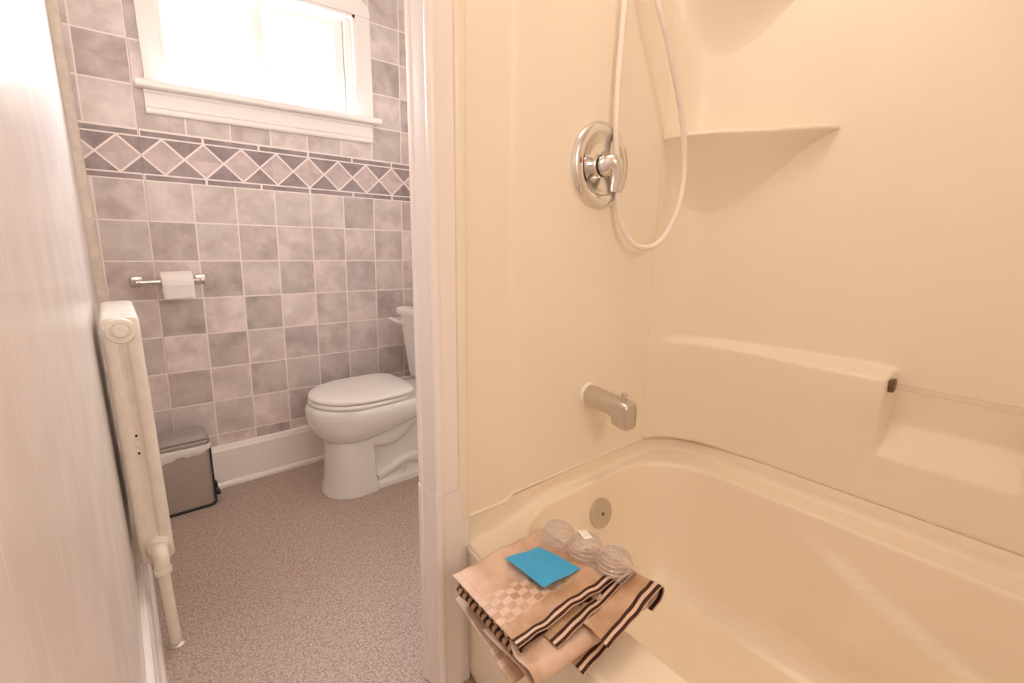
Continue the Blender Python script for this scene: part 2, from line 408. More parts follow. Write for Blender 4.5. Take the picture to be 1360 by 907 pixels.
b.build('reveal', M['trim'], w, smooth=False)
b = MB(); b.box(wx0 - .095, wx1 + cw + .024, -.062, -.0005, wz0 - .026, wz0 + .0, .007, 3); b.build('sill', M['trim'], w)
b = MB()     # apron with stepped profile
ap = [(-.0005, 0), (-.014, 0), (-.018, .006), (-.018, .020), (-.021, .024), (-.021, .068), (-.026, .074), (-.026, .082), (-.0005, .082)]
b.loft([[(x, y, wz0 - .109 + z) for y, z in ap] for x in (wx0 - .070, wx1 + .062)]); b.build('apron', M['trim'], w, ang=20)
def sash(x0, x1, z0, z1, y, st, name):
    b = MB()
    b.box(x0, x0 + st, y, y + .03, z0, z1, .004); b.box(x1 - st, x1, y, y + .03, z0, z1, .004)
    b.box(x0 + st, x1 - st, y + .001, y + .029, z0, z0 + st, .003); b.box(x0 + st, x1 - st, y + .001, y + .029, z1 - st, z1, .003)
    o = b.build(name, M['vinyl'], w)
    g = MB(); g.box(x0 + st - .002, x1 - st + .002, y + .013, y + .017, z0 + st - .002, z1 - st + .002); g.build('glass_pane', M['glass'], o, smooth=False)
zi0, zi1 = wz0 + rv, wz1 - rv
for (xa, xb_) in ((wx1 - rv - .030, wx1 - rv + .001), (wx0 + rv - .001, wx0 + rv + .012)):
    g = MB(); g.box(xa, xb_, .004, .100, zi0 - .001, zi1 + .001, .003); g.build('stop_strip', M['trim'], w)
sash(.590, wx1 - rv - .032, zi0 + .002, zi1 - .004, .024, .042, 'sash')
sash(wx0 + rv + .013, .632, zi0 + .002, zi1 - .004, .058, .032, 'sash')

# ------------------------------------------------------------------ bathtub
def bow(x, y): return .048 * max(0, sin(pi * max(0, min(1, (y + 1.5) / -1.52)))) * (1 - sm(.62, .80, x))
tub = thing('bathtub', 'bone acrylic bathtub with rounded basin beside the striped folded fabric', 'bathtub', (1.0, -2.26, 0))
X0, X1, Y0, Y1 = .602, 1.4225, -3.02, -1.5005
def fl(x, y, front, back):   # rim heights: lower along the open front
    return lerp(front, back, sm(.64, .86, x))
def loop(x0, x1, y0, y1, r, zf, zb):
    return [(x - bow(x, y), y, fl(x, y, zf, zb)) for x, y in rrect(x0, x1, y0, y1, r, 14, 40)]
RI = (.20, .125, .125, .20)
b = MB()
def base_ring():
    """outer outline of the tub: (x, y, inward normal or None on the open front), point for point beside the basin's outline"""
    n, m = 14, 40; r = .15; rf = .125; out = []
    for k in range(n + 1): a = pi / 2 * k / n; out.append((X1 - r + r * cos(a), Y1 - r + r * sin(a), (-cos(a), -sin(a))))
    xa, xb = X1 - r, X0 + rf + .09
    for k in range(1, m): out.append((lerp(xa, xb, k / m), Y1, (0, -1)))
    for k in range(n + 1): out.append((lerp(xb, X0 + .0008, k / 6), Y1, (0, -1)) if k <= 6 else (X0, lerp(Y1, Y1 - rf - .03, (k - 7) / 7), None))
    ya, yb = Y1 - rf - .03, Y0 + rf + .03
    for k in range(1, m): out.append((X0, lerp(ya, yb, k / m), None))
    for k in range(n + 1): out.append((X0, lerp(yb, Y0, k / 7), None) if k <= 7 else (lerp(X0 + .0008, xb, (k - 8) / 6), Y0, (0, 1)))
    for k in range(1, m): out.append((lerp(xb, xa, k / m), Y0, (0, 1)))
    for k in range(n + 1): a = 3 * pi / 2 + pi / 2 * k / n; out.append((X1 - r + r * cos(a), Y0 + r + r * sin(a), (-cos(a), -sin(a))))
    for k in range(1, m): out.append((X1, lerp(Y0 + r, Y1 - r, k / m), (-1, 0)))
    return out
BASE = base_ring()
def ring(dw, up, df, zf):
    out = []
    for x, y, nn in BASE:
        if nn is None: px, py, z = x + df, min(max(y, Y0 + dw), Y1 - dw), zf
        else:
            px, py = x + nn[0] * dw, y + nn[1] * dw
            if x < 1.0: px = max(px, X0 + df + .0006)
            z = lerp(.470, .484, sm(.722, .738, x)) if up is None else fl(px, py, .400, .435) + up
        out.append((px - bow(px, py), py, z))
    return out
b.loft([ring(0, None, 0, .392), ring(.003, .047, .001, .396), ring(.005, .022, .003, .3985), ring(.008, .009, .007, .3997), ring(.013, .003, .013, .400), ring(.0185, .0004, .02, .4004),
        loop(.670, 1.372, -2.93, -1.526, RI, .4002, .4352),
        loop(.695, 1.344, -2.90, -1.532, RI, .400, .4345),
        loop(.6985, 1.3400, -2.892, -1.5355, RI, .3990, .4333),
        loop(.7010, 1.3372, -2.888, -1.5380, RI, .3965, .4305),
        loop(.703, 1.335, -2.885, -1.540, RI, .390, .424)], False, False)
prof = [(.02, .955), (.05, .88), (.09, .79), (.13, .70), (.17, .61), (.22, .52), (.28, .43), (.34, .345), (.40, .27), (.47, .20), (.55, .14), (.64, .09), (.74, .05), (.85, .02), (1.0, 0.0)]
A = (.703, 1.335, -2.885, -1.540); Bf = (.80, 1.165, -2.45, -1.70); RF = (.13, .10, .10, .13)
ZF = .058
def ridge(x, y, z):
    # moulded arm-rest line that falls along the far inner wall
    if x < 1.15: return 0
    zl = interp([(-2.45, .20), (-2.352, .242), (-2.195, .299), (-2.026, .374), (-1.9, .43)], y)
    return .024 * sm(-1.95, -2.15, y) * (1 - sm(zl - .010, zl + .008, z)) * sm(.09, .2, z) * sm(1.15, 1.2, x)
loops = []
fine = []
for i in range(61):
    t = i / 60; h = t ** 1.25
    z = interp([(0, 1.0)] + prof, h); fine.append((h, z))
for h, zz in fine:
    q = [lerp(A[k], Bf[k], h) for k in range(4)]; rr = tuple(lerp(RI[k], RF[k], h) for k in range(4))
    out = []
    for x, y in rrect(q[0], q[1], q[2], q[3], rr, 14, 40):
        z = ZF + (fl(x, y, .390, .424) - ZF) * zz
        out.append((x - bow(x, y) - ridge(x, y, z), y, z))
    loops.append(out)
b.loft(loops, False, True)
b.build('basin', M['tub'], tub, ang=60, recalc=True)
# apron skirt in front
def apron(u, v):
    y = lerp(Y1 - .001, Y0, u); zs = [(0, .001), (.06, .03), (.10, .035), (.9, .36), (.97, .386), (1, .392)]
    z = interp(zs, v); ins = interp([(0, .012), (.06, .012), (.10, .004), (.9, .003), (1, 0)], v)
    return (X0 - bow(X0, y) + ins, y, z)
b = MB(); b.grid(apron, 48, 20); b.build('apron', M['tub'], tub, thick=.006, off=-1, recalc=False)
# overflow plate
b = MB(); na = Vector((0, -.98, .19)).normalized(); oc = Vector((1.031, -1.556, .338))
b.lathe([(.0425, -.002), (.044, .005), (.0425, .011), (.037, .0135), (.006, .0145), (.0055, .011), (.0001, .011)], oc, na, 48)
ov = tag(b.build('overflow_plate', M['nickel']), 'round metal overflow plate on the end of the tub basin under the spout', 'overflow plate')
b = MB(); b.lathe([(.0042, .0105), (.0042, .0150), (.003, .016), (.0001, .016)], oc, na, 12); b.build('screw', M['brown'], ov)

# ------------------------------------------------------------------ tub surround
sur = thing('tub_surround', 'glossy bone moulded shower surround with corner shelves above the tub', 'shower surround', (1.2, -1.5, .486))
# end panel (plumbing wall): section across x, extruded upwards
sec = [(.5725, -1.4985), (.5725, -1.5095), (.575, -1.5130), (.580, -1.5145), (.592, -1.5150), (.597, -1.5125), (.601, -1.5065), (.608, -1.5035), (.64, -1.5030), (.715, -1.5032), (.722, -1.5045), (.728, -1.508), (.736, -1.5092), (.80, -1.5088), (1.2, -1.5060), (1.274, -1.5060), (1.2785, -1.5075), (1.2830, -1.5060), (1.2830, -1.4995)]
b = MB()
def endrow(z): return [(x, y, z if z > .6 else z - (.014 * (1 - sm(.718, .74, x)))) for x, y in sec]
b.loft([endrow(z) for z in (.4855, .50, .62, 1.2, 2.2)]); b.build('end_panel', M['frp'], sur, ang=50)
b = MB(); b.lathe([(.004, 0), (.004, .002), (.002, .004), (.0001, .004)], (.732, -1.508, 1.325), (0, -1, 0), 12); b.build('screw_cap', M['frp'], sur)

def xu(y, z=None):           # upper wall plan line; x as a function of y (cove then straight)
    return None
# plan curves param s in 0..1 from the seam (1.283,-1.5055) along the back wall
def plan(s, upper):
    xb = 1.470 if upper else 1.4235
    pts = [(1.283, -1.5055), (1.33, -1.5245), (1.366, -1.554), (1.395, -1.598), (1.413, -1.655), (1.420, -1.74), (1.4225, -1.82), (1.4235, -2.0), (1.4235, -3.02)] if not upper else \
          [(1.283, -1.5055), (1.34, -1.5230), (1.385, -1.552), (1.418, -1.598), (1.438, -1.655), (1.452, -1.74), (1.461, -1.82), (1.470, -2.0), (1.470, -3.02)]
    ss = [0, .06, .11, .16, .21, .27, .32, .42, 1]
    # smooth (Catmull-Rom) interpolation
    for i in range(len(ss) - 1):
        if s <= ss[i + 1] + 1e-9:
            t = (s - ss[i]) / (ss[i + 1] - ss[i])
            P = [Vector(pts[max(0, i - 1)]), Vector(pts[i]), Vector(pts[i + 1]), Vector(pts[min(len(pts) - 1, i + 2)])]
            d0 = (P[2] - P[0]) / (ss[i + 1] - ss[max(0, i - 1)]) * (ss[i + 1] - ss[i]); d1 = (P[3] - P[1]) / (ss[min(len(ss) - 1, i + 2)] - ss[i]) * (ss[i + 1] - ss[i])
            t2, t3 = t * t, t * t * t
            return P[1] * (2 * t3 - 3 * t2 + 1) + d0 * (t3 - 2 * t2 + t) + P[2] * (-2 * t3 + 3 * t2) + d1 * (t3 - t2)
    return Vector(pts[-1])
def block(y, z):
    """1 where the lower, thicker part of the panel stands, 0 on the upper wall"""
    top = interp([(-3.1, .806), (-2.35, .806), (-1.52, .806)], y)
    a = 1 - sm(top - .006, top + .020, z)
    n = sm(-2.083, -2.097, y) * (1 - sm(-2.333, -2.347, y))       # soap recess
    r = 1 - max(0, min(1, (z - .606) / (.690 - .606)))           # its sloping bottom
    r = r * r * (3 - 2 * r) * .25 + r * .75
    return a * (1 - n) + n * min(a, r)
def backp(u, v):
    z = zs_[min(len(zs_) - 1, int(round(v * (len(zs_) - 1))))]
    s = ss_[int(round(u * (len(ss_) - 1)))]
    lo, up = plan(s, False), plan(s, True)
    k = block(lo.y, z)
    p = up.lerp(lo, k)
    # extra reach of the ledge, growing away from the corner
    return (p.x - .012 * k * sm(-1.6, -2.05, lo.y) * sm(.60, .76, z), p.y, z)
zs_ = sorted(set([.4855 + i * .0125 for i in range(10)] + [.60 + i * .006 for i in range(40)] + [.845 + i * .05 for i in range(28)]))
ss_ = [i * .006 for i in range(70)] + [.42 + i * .0022 for i in range(110)] + [.665 + i * .0168 for i in range(20)] + [1.0]
b = MB(); b.grid(backp, len(ss_) - 1, len(zs_) - 1); b.build('back_panel', M['frp'], sur, ang=60, recalc=False)

def shelf(z0, k, name):
    lip = [(1.283, -1.506), (1.281, -1.54), (1.283, -1.578), (1.293, -1.625), (1.312, -1.668), (1.345, -1.712), (1.372, -1.758), (1.392, -1.805), (1.412, -1.842), (1.436, -1.868), (1.462, -1.885)]
    prof = [(0, -.12), (.12, -.185), (.3, -.222), (.45, -.225), (.6, -.20), (.72, -.15), (.82, -.10), (.9, -.058), (1, -.014)]
    wal = []
    for i_ in range(25):
        q = plan(lerp(.012, .352, i_ / 24), True); wal.append((q.x + .0012, q.y + .0006, interp(prof, i_ / 24)))
    def cr(P, t):
        f = t * (len(P) - 1); i = min(int(f), len(P) - 2); t = f - i
        g = lambda j: Vector(P[max(0, min(len(P) - 1, j))])
        a, b_, c, d = g(i - 1), g(i), g(i + 1), g(i + 2)
        return .5 * ((2 * b_) + (c - a) * t + (2 * a - 5 * b_ + 4 * c - d) * t * t + (3 * b_ - a - 3 * c + d) * t ** 3)
    cor = Vector((1.462, -1.509))
    def f(u, v):
        l = cr(lip, u); q = cr(wal, u)
        if v < .30:         # top surface from the wall out to the lip
            t = v / .30; o = cor.lerp(l, t); return (o.x, o.y, z0 - .006 * (1 - t) ** 2 - .012 * sm(.96, 1, t) * .25)
        if v < .38:         # rounded lip
            t = (v - .30) / .08
            o = Vector((l.x, l.y)) ; d = (o - cor).normalized() * .0035 * sin(pi * t)
            return (o.x + d.x, o.y + d.y, z0 - .003 - .012 * t)
        t = (v - .38) / .62  # corbel swelling back to the wall
        h = 1 - (1 - t) ** 1.7; zt = t
        return (lerp(l.x, q[0], h), lerp(l.y, q[1], h), lerp(z0 - .015, z0 + q[2] * k, zt))
    b = MB(); b.grid(f, 60, 50); return b.build(name, M['frp'], sur, ang=50, recalc=False)
shelf(1.411, 1.0, 'corner_shelf'); shelf(1.835, 1.0, 'corner_shelf')
# washcloth bar across the recess and its bracket
b = MB(); b.tube([(1.437, -2.094 - k * .0125, .787) for k in range(20)], .0075, 14); bar = b.build('towel_bar', M['barp'], sur)
b = MB(); b.box(1.424, 1.4505, -2.100, -2.088, .771, .803, .004, 2); b.build('bar_bracket', M['brown'], bar)

# caulk line where panel meets tub
b = MB()
pts = [plan(i / 120, False) for i in range(121)]
b.tube([(p.x - .0015, p.y - .0015, .4852) for p in pts if p.y > -2.99], .0026, 8)
b.build('caulk_line', M['caulk'], sur)

b = MB(); b.tube([(x, -1.5068, .4855 - .0145 * (1 - sm(.718, .74, x))) for x in [.604 + k * .0113 for k in range(61)]], .0042, 8)
b.build('caulk_bead', M['tub'], sur)

# ------------------------------------------------------------------ valve, spout, hose
vc = Vector((1.010, -1.5075, 1.303))
vt = thing('shower_valve', 'round polished chrome shower valve with lever handle on the end wall', 'shower valve', vc)
b = MB()
b.lathe([(.1055, 0), (.1055, .004), (.103, .010), (.095, .0155), (.085, .017), (.077, .0155), (.072, .011), (.066, .0085), (.045, .0080), (.036, .0085), (.0305, .010), (.0290, .012), (.0001, .012)], vc, (0, -1, 0), 72)
b.build('escutcheon', M['chrome'], vt, ang=60)
b = MB(); b.lathe([(.0275, .0115), (.0275, .0185), (.0001, .0185)], vc, (0, -1, 0), 32); b.build('spindle_gap', M['black'], vt)
b = MB()
b.lathe([(.0001, .0175), (.0265, .0175), (.028, .020), (.0275, .027), (.0245, .032)], vc, (0, -1, 0), 32, True, True)
hp = [Vector((-.001, -.026, 0)), Vector((-.001, -.034, .003)), Vector((.002, -.041, .004)), Vector((.008, -.046, -.003)), Vector((.012, -.048, -.017)), Vector((.014, -.047, -.036)), Vector((.015, -.045, -.058)), Vector((.0152, -.044, -.066))]
b.tube(cat_(hp, vc), [lerp(.0275, .0125, (k / 28) ** .75) for k in range(28)] + [.008], 24)
b.build('lever_handle', M['chrome'], vt, ang=60)
b = MB(); b.box(vc.x - .0895, vc.x - .0855, vc.y - .0185, vc.y - .0165, vc.z - .002, vc.z + .010, .0005, 1); b.build('hot_mark', M['red'], vt)

sp = Vector((1.010, -1.5075, .693))
st = thing('tub_spout', 'chrome tub spout with diverter knob low on the end wall', 'tub spout', sp)
b = MB()
def spl(y, hw, zt, zb, r): return [(sp.x + x, sp.y - y, sp.z + z) for x, z in rrect(-hw, hw, zb, zt, r, 8, 2)]
b.loft([spl(0, .029, .030, -.030, .028), spl(.012, .029, .030, -.030, .028), spl(.05, .028, .026, -.030, .024), spl(.085, .0265, .0215, -.031, .02), spl(.103, .026, .020, -.034, .016),
        spl(.108, .0258, .0195, -.052, .014), spl(.125, .0250, .018, -.057, .013), spl(.143, .0242, .0155, -.058, .012), spl(.149, .0230, .012, -.057, .012), spl(.152, .020, .006, -.054, .011)])
b.build('body', M['nickel'], st, ang=50)
b = MB(); b.lathe([(.0055, 0), (.0045, .010), (.0075, .013), (.0085, .018), (.0075, .021), (.0001, .022)], sp + Vector((0, -.124, .016)), (0, 0, 1), 20); b.build('diverter_knob', M['nickel'], st)
b = MB(); b.lathe([(.036, -.0005), (.036, .003), (.033, .007), (.029, .0085)], sp, (0, -1, 0), 32, True, False); b.build('caulk_ring', M['hose'], st)

hs = thing('shower_hose', 'thin white hand shower hose hanging in a long loop beside the round valve', 'shower hose', (1.12, -1.531, 1.10))
def cat(P, n):
    P = [Vector(p) for p in P]; out = []
    for i in range(len(P) - 1):
        a, b_, c, d = P[max(0, i - 1)], P[i], P[i + 1], P[min(len(P) - 1, i + 2)]
        for k in range(n):
            t = k / n; out.append(.5 * ((2 * b_) + (c - a) * t + (2 * a - 5 * b_ + 4 * c - d) * t * t + (3 * b_ - a - 3 * c + d) * t ** 3))
    return out + [P[-1]]
HOSE = cat([(1.0829, -1.533, 1.8512), (1.0613, -1.531, 1.8152), (1.0457, -1.531, 1.7727), (1.0444, -1.531, 1.6787), (1.0399, -1.531, 1.5807), (1.0354, -1.531, 1.4796), (1.0395, -1.531, 1.3758), (1.0558, -1.531, 1.2868), (1.0601, -1.533, 1.2037), (1.0815, -1.54, 1.1447), (1.1116, -1.552, 1.1097), (1.1438, -1.566, 1.0999), (1.1793, -1.579, 1.1102), (1.2146, -1.588, 1.1449), (1.247, -1.592, 1.2042), (1.2646, -1.592, 1.2809), (1.2539, -1.592, 1.3673), (1.2261, -1.592, 1.4476), (1.1864, -1.592, 1.5212), (1.1446, -1.59, 1.5979), (1.0998, -1.583, 1.6776), (1.0872, -1.568, 1.759), (1.0916, -1.553, 1.8339)], 6)      # passes behind the valve's lever
b = MB(); b.tube(HOSE, .0076, 12); b.build('hose', M['hose'], hs)
b = MB(); b.tube([(1.090, -1.5075, 1.90), (1.090, -1.530, 1.90), (1.090, -1.543, 1.89), (1.090, -1.543, 1.87)], [.013, .013, .014, .015], 16)
b.box(1.062, 1.116, -1.568, -1.518, 1.840, 1.874, .005); b.lathe([(.032, 0), (.032, .004), (.020, .009)], (1.090, -1.5075, 1.90), (0, -1, 0), 24, True, False)
b.build('wall_outlet', M['chrome'], hs)

# ------------------------------------------------------------------ toilet
TY = -.352
to = thing('toilet', 'white two piece toilet with closed lid against the tiled wall', 'toilet', (.85, TY, 0))
b = MB()
TX = .010
def el(xf, xb, w_, z, ef=2.0, eb=2.6, frac=.45): return [(x + TX, y, z) for x, y in egg(xf, xb, w_, TY, ef, eb, 72, frac)]
b.loft([el(.606, 1.0, .150, .4125, 2, 3), el(.575, 1.255, .178, .4125, 2, 3.2, .36), el(.566, 1.275, .1855, .404, 2, 3.2, .34), el(.562, 1.28, .188, .390, 2, 3.2, .34), el(.562, 1.27, .188, .372, 2, 3.0, .34), el(.566, 1.215, .184, .345, 2, 2.8, .36), el(.574, 1.12, .175, .318, 2, 2.6, .40),
        el(.586, 1.03, .161, .292, 2, 2.4, .42), el(.601, .955, .143, .270, 2, 2.3, .44), el(.617, .90, .124, .254, 2, 2.2, .46), el(.628, .86, .110, .245, 2, 2.2, .46), el(.632, .83, .104, .238)], True, True)
def dsh(xf, xb, w_, z):  # D shaped pedestal: round front, square back
    return [(x + TX, y, z) for x, y in egg(xf, xb, w_, TY, 2.2, 9, 72, .62)]
b.loft([dsh(.640, .806, .112, .262), dsh(.634, .808, .117, .245), dsh(.630, .810, .1195, .20), dsh(.625, .812, .121, .12), dsh(.617, .814, .124, .06), dsh(.608, .817, .128, .025), dsh(.603, .820, .131, .010), dsh(.604, .820, .130, .0)], True, True)
# body behind the pedestal, with its foot plate
def rr(x0, x1, hw, z, r=.03): return [(x, y, z) for x, y in rrect(x0, x1, TY - hw, TY + hw, r, 6, 6)]
b.loft([rr(.79, 1.24, .118, 0, .05), rr(.79, 1.24, .117, .022, .05), rr(.79, 1.235, .108, .034, .05), rr(.79, 1.225, .088, .042, .05), rr(.79, 1.20, .078, .09, .05), rr(.79, 1.21, .074, .2, .05), rr(.79, 1.24, .082, .32, .05), rr(.79, 1.26, .10, .38, .05)], True, True)
for sy in (-1, 1):   # the trapway showing as a raised S on each side
    q = [(.80, .075, .245), (.85, .078, .232), (.90, .074, .225), (.955, .070, .245), (1.00, .070, .285), (1.045, .070, .305), (1.09, .070, .285), (1.12, .070, .235), (1.13, .068, .16), (1.12, .066, .08), (1.08, .062, .05)]
    b.tube(cat([(x, TY + sy * y, z) for x, y, z in q], 4), .040, 18)
    q = [(.83, .080, .05), (.90, .080, .075), (.97, .078, .10), (1.05, .078, .085), (1.12, .078, .055)]
    b.tube(cat([(x, TY + sy * y, z) for x, y, z in q], 4), .028, 14)
b.lathe([(.012, 0), (.012, .008), (.008, .015), (.0001, .017)], (.97, TY - .100, .036), (0, 0, 1), 16)
b.build('bowl', M['china'], to, ang=38)
b = MB()
b.loft([el(.590, .985, .168, .4130, 2, 3.6, .48), el(.581, .99, .178, .4140, 2, 3.6, .48), el(.577, .993, .182, .419, 2, 3.6, .48), el(.577, .993, .182, .427, 2, 3.6, .48), el(.581, .99, .178, .4315, 2, 3.6, .48), el(.60, .97, .160, .432, 2, 3.6, .48)], True, True)
b.box(.975, 1.02, TY - .085, TY - .055, .4128, .438, .006); b.box(.975, 1.02, TY + .055, TY + .085, .4128, .438, .006)
b.build('seat', M['seat'], to, ang=50)
b = MB()
b.loft([el(.592, .995, .165, .4345, 2, 4.6, .50), el(.583, 1.003, .175, .4355, 2, 4.6, .50), el(.579, 1.006, .180, .440, 2, 4.6, .50), el(.579, 1.006, .180, .447, 2, 4.6, .50), el(.583, 1.004, .177, .453, 2, 4.6, .50), el(.594, .996, .167, .4565, 2, 4.6, .50), el(.64, .955, .125, .460, 2, 3.6, .48), el(.72, .88, .05, .462, 2, 4, .5)], True, True)
b.build('lid', M['seat'], to, ang=50)
b = MB()
def tk(x0, x1, hw, z, r): return [(x, y, z) for x, y in rrect(x0, x1, TY - hw, TY + hw, r, 8, 5)]
b.loft([tk(1.150, 1.30, .150, .4128, .03), tk(1.133, 1.315, .168, .420, .03), tk(1.128, 1.32, .172, .44, .03), tk(1.108, 1.325, .182, .64, .028), tk(1.098, 1.325, .185, .735, .028)], True, True)
b.build('tank', M['china'], to, ang=50)
b = MB()
b.loft([tk(1.092, 1.328, .188, .7355, .028), tk(1.084, 1.330, .196, .738, .030), tk(1.082, 1.331, .198, .745, .030), tk(1.082, 1.331, .198, .760, .030), tk(1.087, 1.330, .193, .770, .028), tk(1.102, 1.322, .178, .775, .022)], True, True)
b.build('tank_lid', M['china'], to, ang=50)
b = MB(); yl = TY + .150
b.lathe([(.016, 0), (.016, .006), (.010, .010), (.010, .020)], (1.103, yl, .700), (-1, 0, 0), 20)
b.tube([(1.085, yl - .006, .699), (1.080, yl + .010, .701), (1.074, yl + .032, .706), (1.066, yl + .052, .712), (1.060, yl + .060, .714)], [.010, .0115, .011, .009, .004], 14)
b.build('flush_lever', M['china'], to)

# ------------------------------------------------------------------ radiator
ra = thing('radiator', 'cream painted column radiator standing off the left wall', 'radiator', (.017, -.70, 0))
RX0, RX1 = -.021, .0555; RC = (RX0 + RX1) / 2
def rsec(y0, y1, z, g, ins=0.0):
    """radiator section outline; g = depth of the grooves on its two faces"""
    pts = []; x0, x1 = RX0 + ins, RX1 - ins; y0 += ins; y1 -= ins; r = .010
    def arc(cx, cy, a0): return [(cx + r * cos(a0 + k * pi / 8), cy + r * sin(a0 + k * pi / 8)) for k in range(5)]
    def groove(xa, xb, y, s_):
        return [(lerp(xa, xb, k / 12), y + s_ * g * sm(0, .30, k / 12) * sm(1, .70, k / 12)) for k in range(13)]
    pts += arc(x1 - r, y1 - r, 0) + groove(RC + .013, RC - .013, y1, -1) + arc(x0 + r, y1 - r, pi / 2)
    pts += arc(x0 + r, y0 + r, pi) + groove(RC - .013, RC + .013, y0, 1) + arc(x1 - r, y0 + r, 1.5 * pi)
    return [(x, y, z) for x, y in pts]
for k in range(6):
    y0 = -.8605 + k * .061; y1 = y0 + .0585
    b = MB()
    b.loft([rsec(y0, y1, .2360, 0, .012), rsec(y0, y1, .2400, 0, .004), rsec(y0, y1, .248, 0), rsec(y0, y1, .315, 0), rsec(y0, y1, .345, .011), rsec(y0, y1, .83, .011), rsec(y0, y1, .855, 0), rsec(y0, y1, .908, 0), rsec(y0, y1, .916, 0, .003), rsec(y0, y1, .9195, 0, .009)])
    b.build('section', M['rad'], ra, ang=40)
for z in (.885, .285):      # hubs joining the sections
    b = MB(); b.tube([(RC, -.81, z), (RC, -.53, z)], .020, 20); b.build('connecting_hub', M['rad'], ra)
b = MB(); b.lathe([(.0315, -.004), (.0315, .004), (.0295, .0075), (.021, .0085), (.0185, .006), (.0165, .0065), (.0145, .013), (.0125, .0155), (.0001, .016)], (RC - .001, -.8605, .886), (0, -1, 0), 40); b.build('end_plug', M['rad'], ra, ang=40)
b = MB(); b.lathe([(.0075, -.006), (.0075, .001), (.005, .004), (.0001, .0045)], (RC - .004, -.8525, .583), (0, -1, 0), 20); b.build('boss', M['rad'], ra)
for z in (.607, .558):
    b = MB(); b.lathe([(.0034, -.002), (.0034, .0012), (.0001, .0012)], (RC - .0045, -.8495, z), (0, -1, 0), 14); b.build('bolt_hole', M['black'], ra)
b = MB()
b.lathe([(.031, -.004), (.031, .004), (.027, .008), (.024, .010)], (RC + .002, -.8605, .288), (0, -1, 0), 6)
b.lathe([(.024, .008), (.024, .016), (.021, .020)], (RC + .002, -.8605, .288), (0, -1, 0), 28)
b.tube(cat([(RC + .003, -.872, .285), (RC + .004, -.890, .283), (RC + .005, -.902, .273), (RC + .005, -.906, .256), (RC + .005, -.906, .236)], 5), [.020] * 6 + [.019] * 8 + [.0185] * 7, 22)
b.lathe([(.0185, 0), (.0205, .002), (.0205, .016), (.017, .020)], (RC + .005, -.906, .228), (0, 0, 1), 24)
b.build('valve_elbow', M['rad'], ra, ang=45)
b = MB(); b.tube([(RC + .005, -.906, .240), (RC + .007, -.9065, .12), (RC + .010, -.907, .0)], .0135, 20); b.build('supply_pipe', M['rad'], ra)
b = MB(); b.lathe([(.021, 0), (.021, .003), (.017, .006), (.0138, .007)], (RC + .010, -.907, .0005), (0, 0, 1), 28, True, False); b.build('floor_collar', M['nickel'], ra)

# ------------------------------------------------------------------ pedal bin
bi = thing('trash_can', 'small taupe pedal bin with white liner in the tiled corner', 'trash can', (.145, -.095, 0))
bx0, bx1, by0, by1 = .045, .2345, -.166, -.034
def bl(z, e, r=.022, dz=None): return [(x, y, z + (dz(x, y) if dz else 0)) for x, y in rrect(bx0 - e, bx1 + e, by0 - e, by1 + e, max(.004, r + e), 8, 8)]
b = MB(); b.loft([bl(.0, -.004), bl(.001, .0015), bl(.0085, .0020), bl(.012, .0)], True, True); b.build('base_ring', M['black'], bi)
b = MB(); b.loft([bl(.0125, -.001), bl(.016, 0), (bl(.262, .003))], True, True); b.build('body', M['steel'], bi, ang=40)
b = MB(); b.loft([bl(z, .0045, .024) for z in (.02, .262)], False, False)
cs = [(bx1 - .012, by0 - .0002), (bx1 - .003, by0 + .002), (bx1 + .0025, by0 + .010), (bx1 + .0035, by0 + .020)]
b = MB(); b.tube([(bx1 + .0005, by0 + .006, .010), (bx1 + .0025, by0 + .006, .258)], .0034, 8); b.build('corner_strip', M['black'], bi)
def wob(x, y): return .006 * sin(x * 55 + 1) + .005 * sin(y * 70) + .004 * sin(x * 130 + y * 90)
b = MB(); b.loft([bl(.240, .0045, .022, lambda x, y: wob(x, y) - .010 * sm(.2, .06, x)), bl(.247, .009, .022, wob), bl(.258, .0095, .022, lambda x, y: .5 * wob(x, y)), bl(.270, .010), bl(.2775, .0065), bl(.278, -.004)], False, False)
b.build('bin_liner', M['bag'], bi, ang=60)
b = MB(); b.loft([bl(.2785, -.004), bl(.279, .004), bl(.284, .0065), bl(.292, .0065), bl(.2965, .003)], True, True); b.build('lid_rim', M['lid'], bi, ang=40)
b = MB(); b.loft([bl(.2968, -.001), bl(.300, .0035), bl(.307, .003), bl(.318, -.006), bl(.324, -.022), bl(.327, -.045)], True, True); b.build('lid', M['lid'], bi, ang=40)
b = MB(); b.box(bx1 - .006, bx1 + .026, -.125, -.075, .022, .034, .004, rot=None)
b.box(bx1 - .004, bx1 + .018, -.118, -.082, .050, .076, .004); b.build('pedal', M['black'], bi)

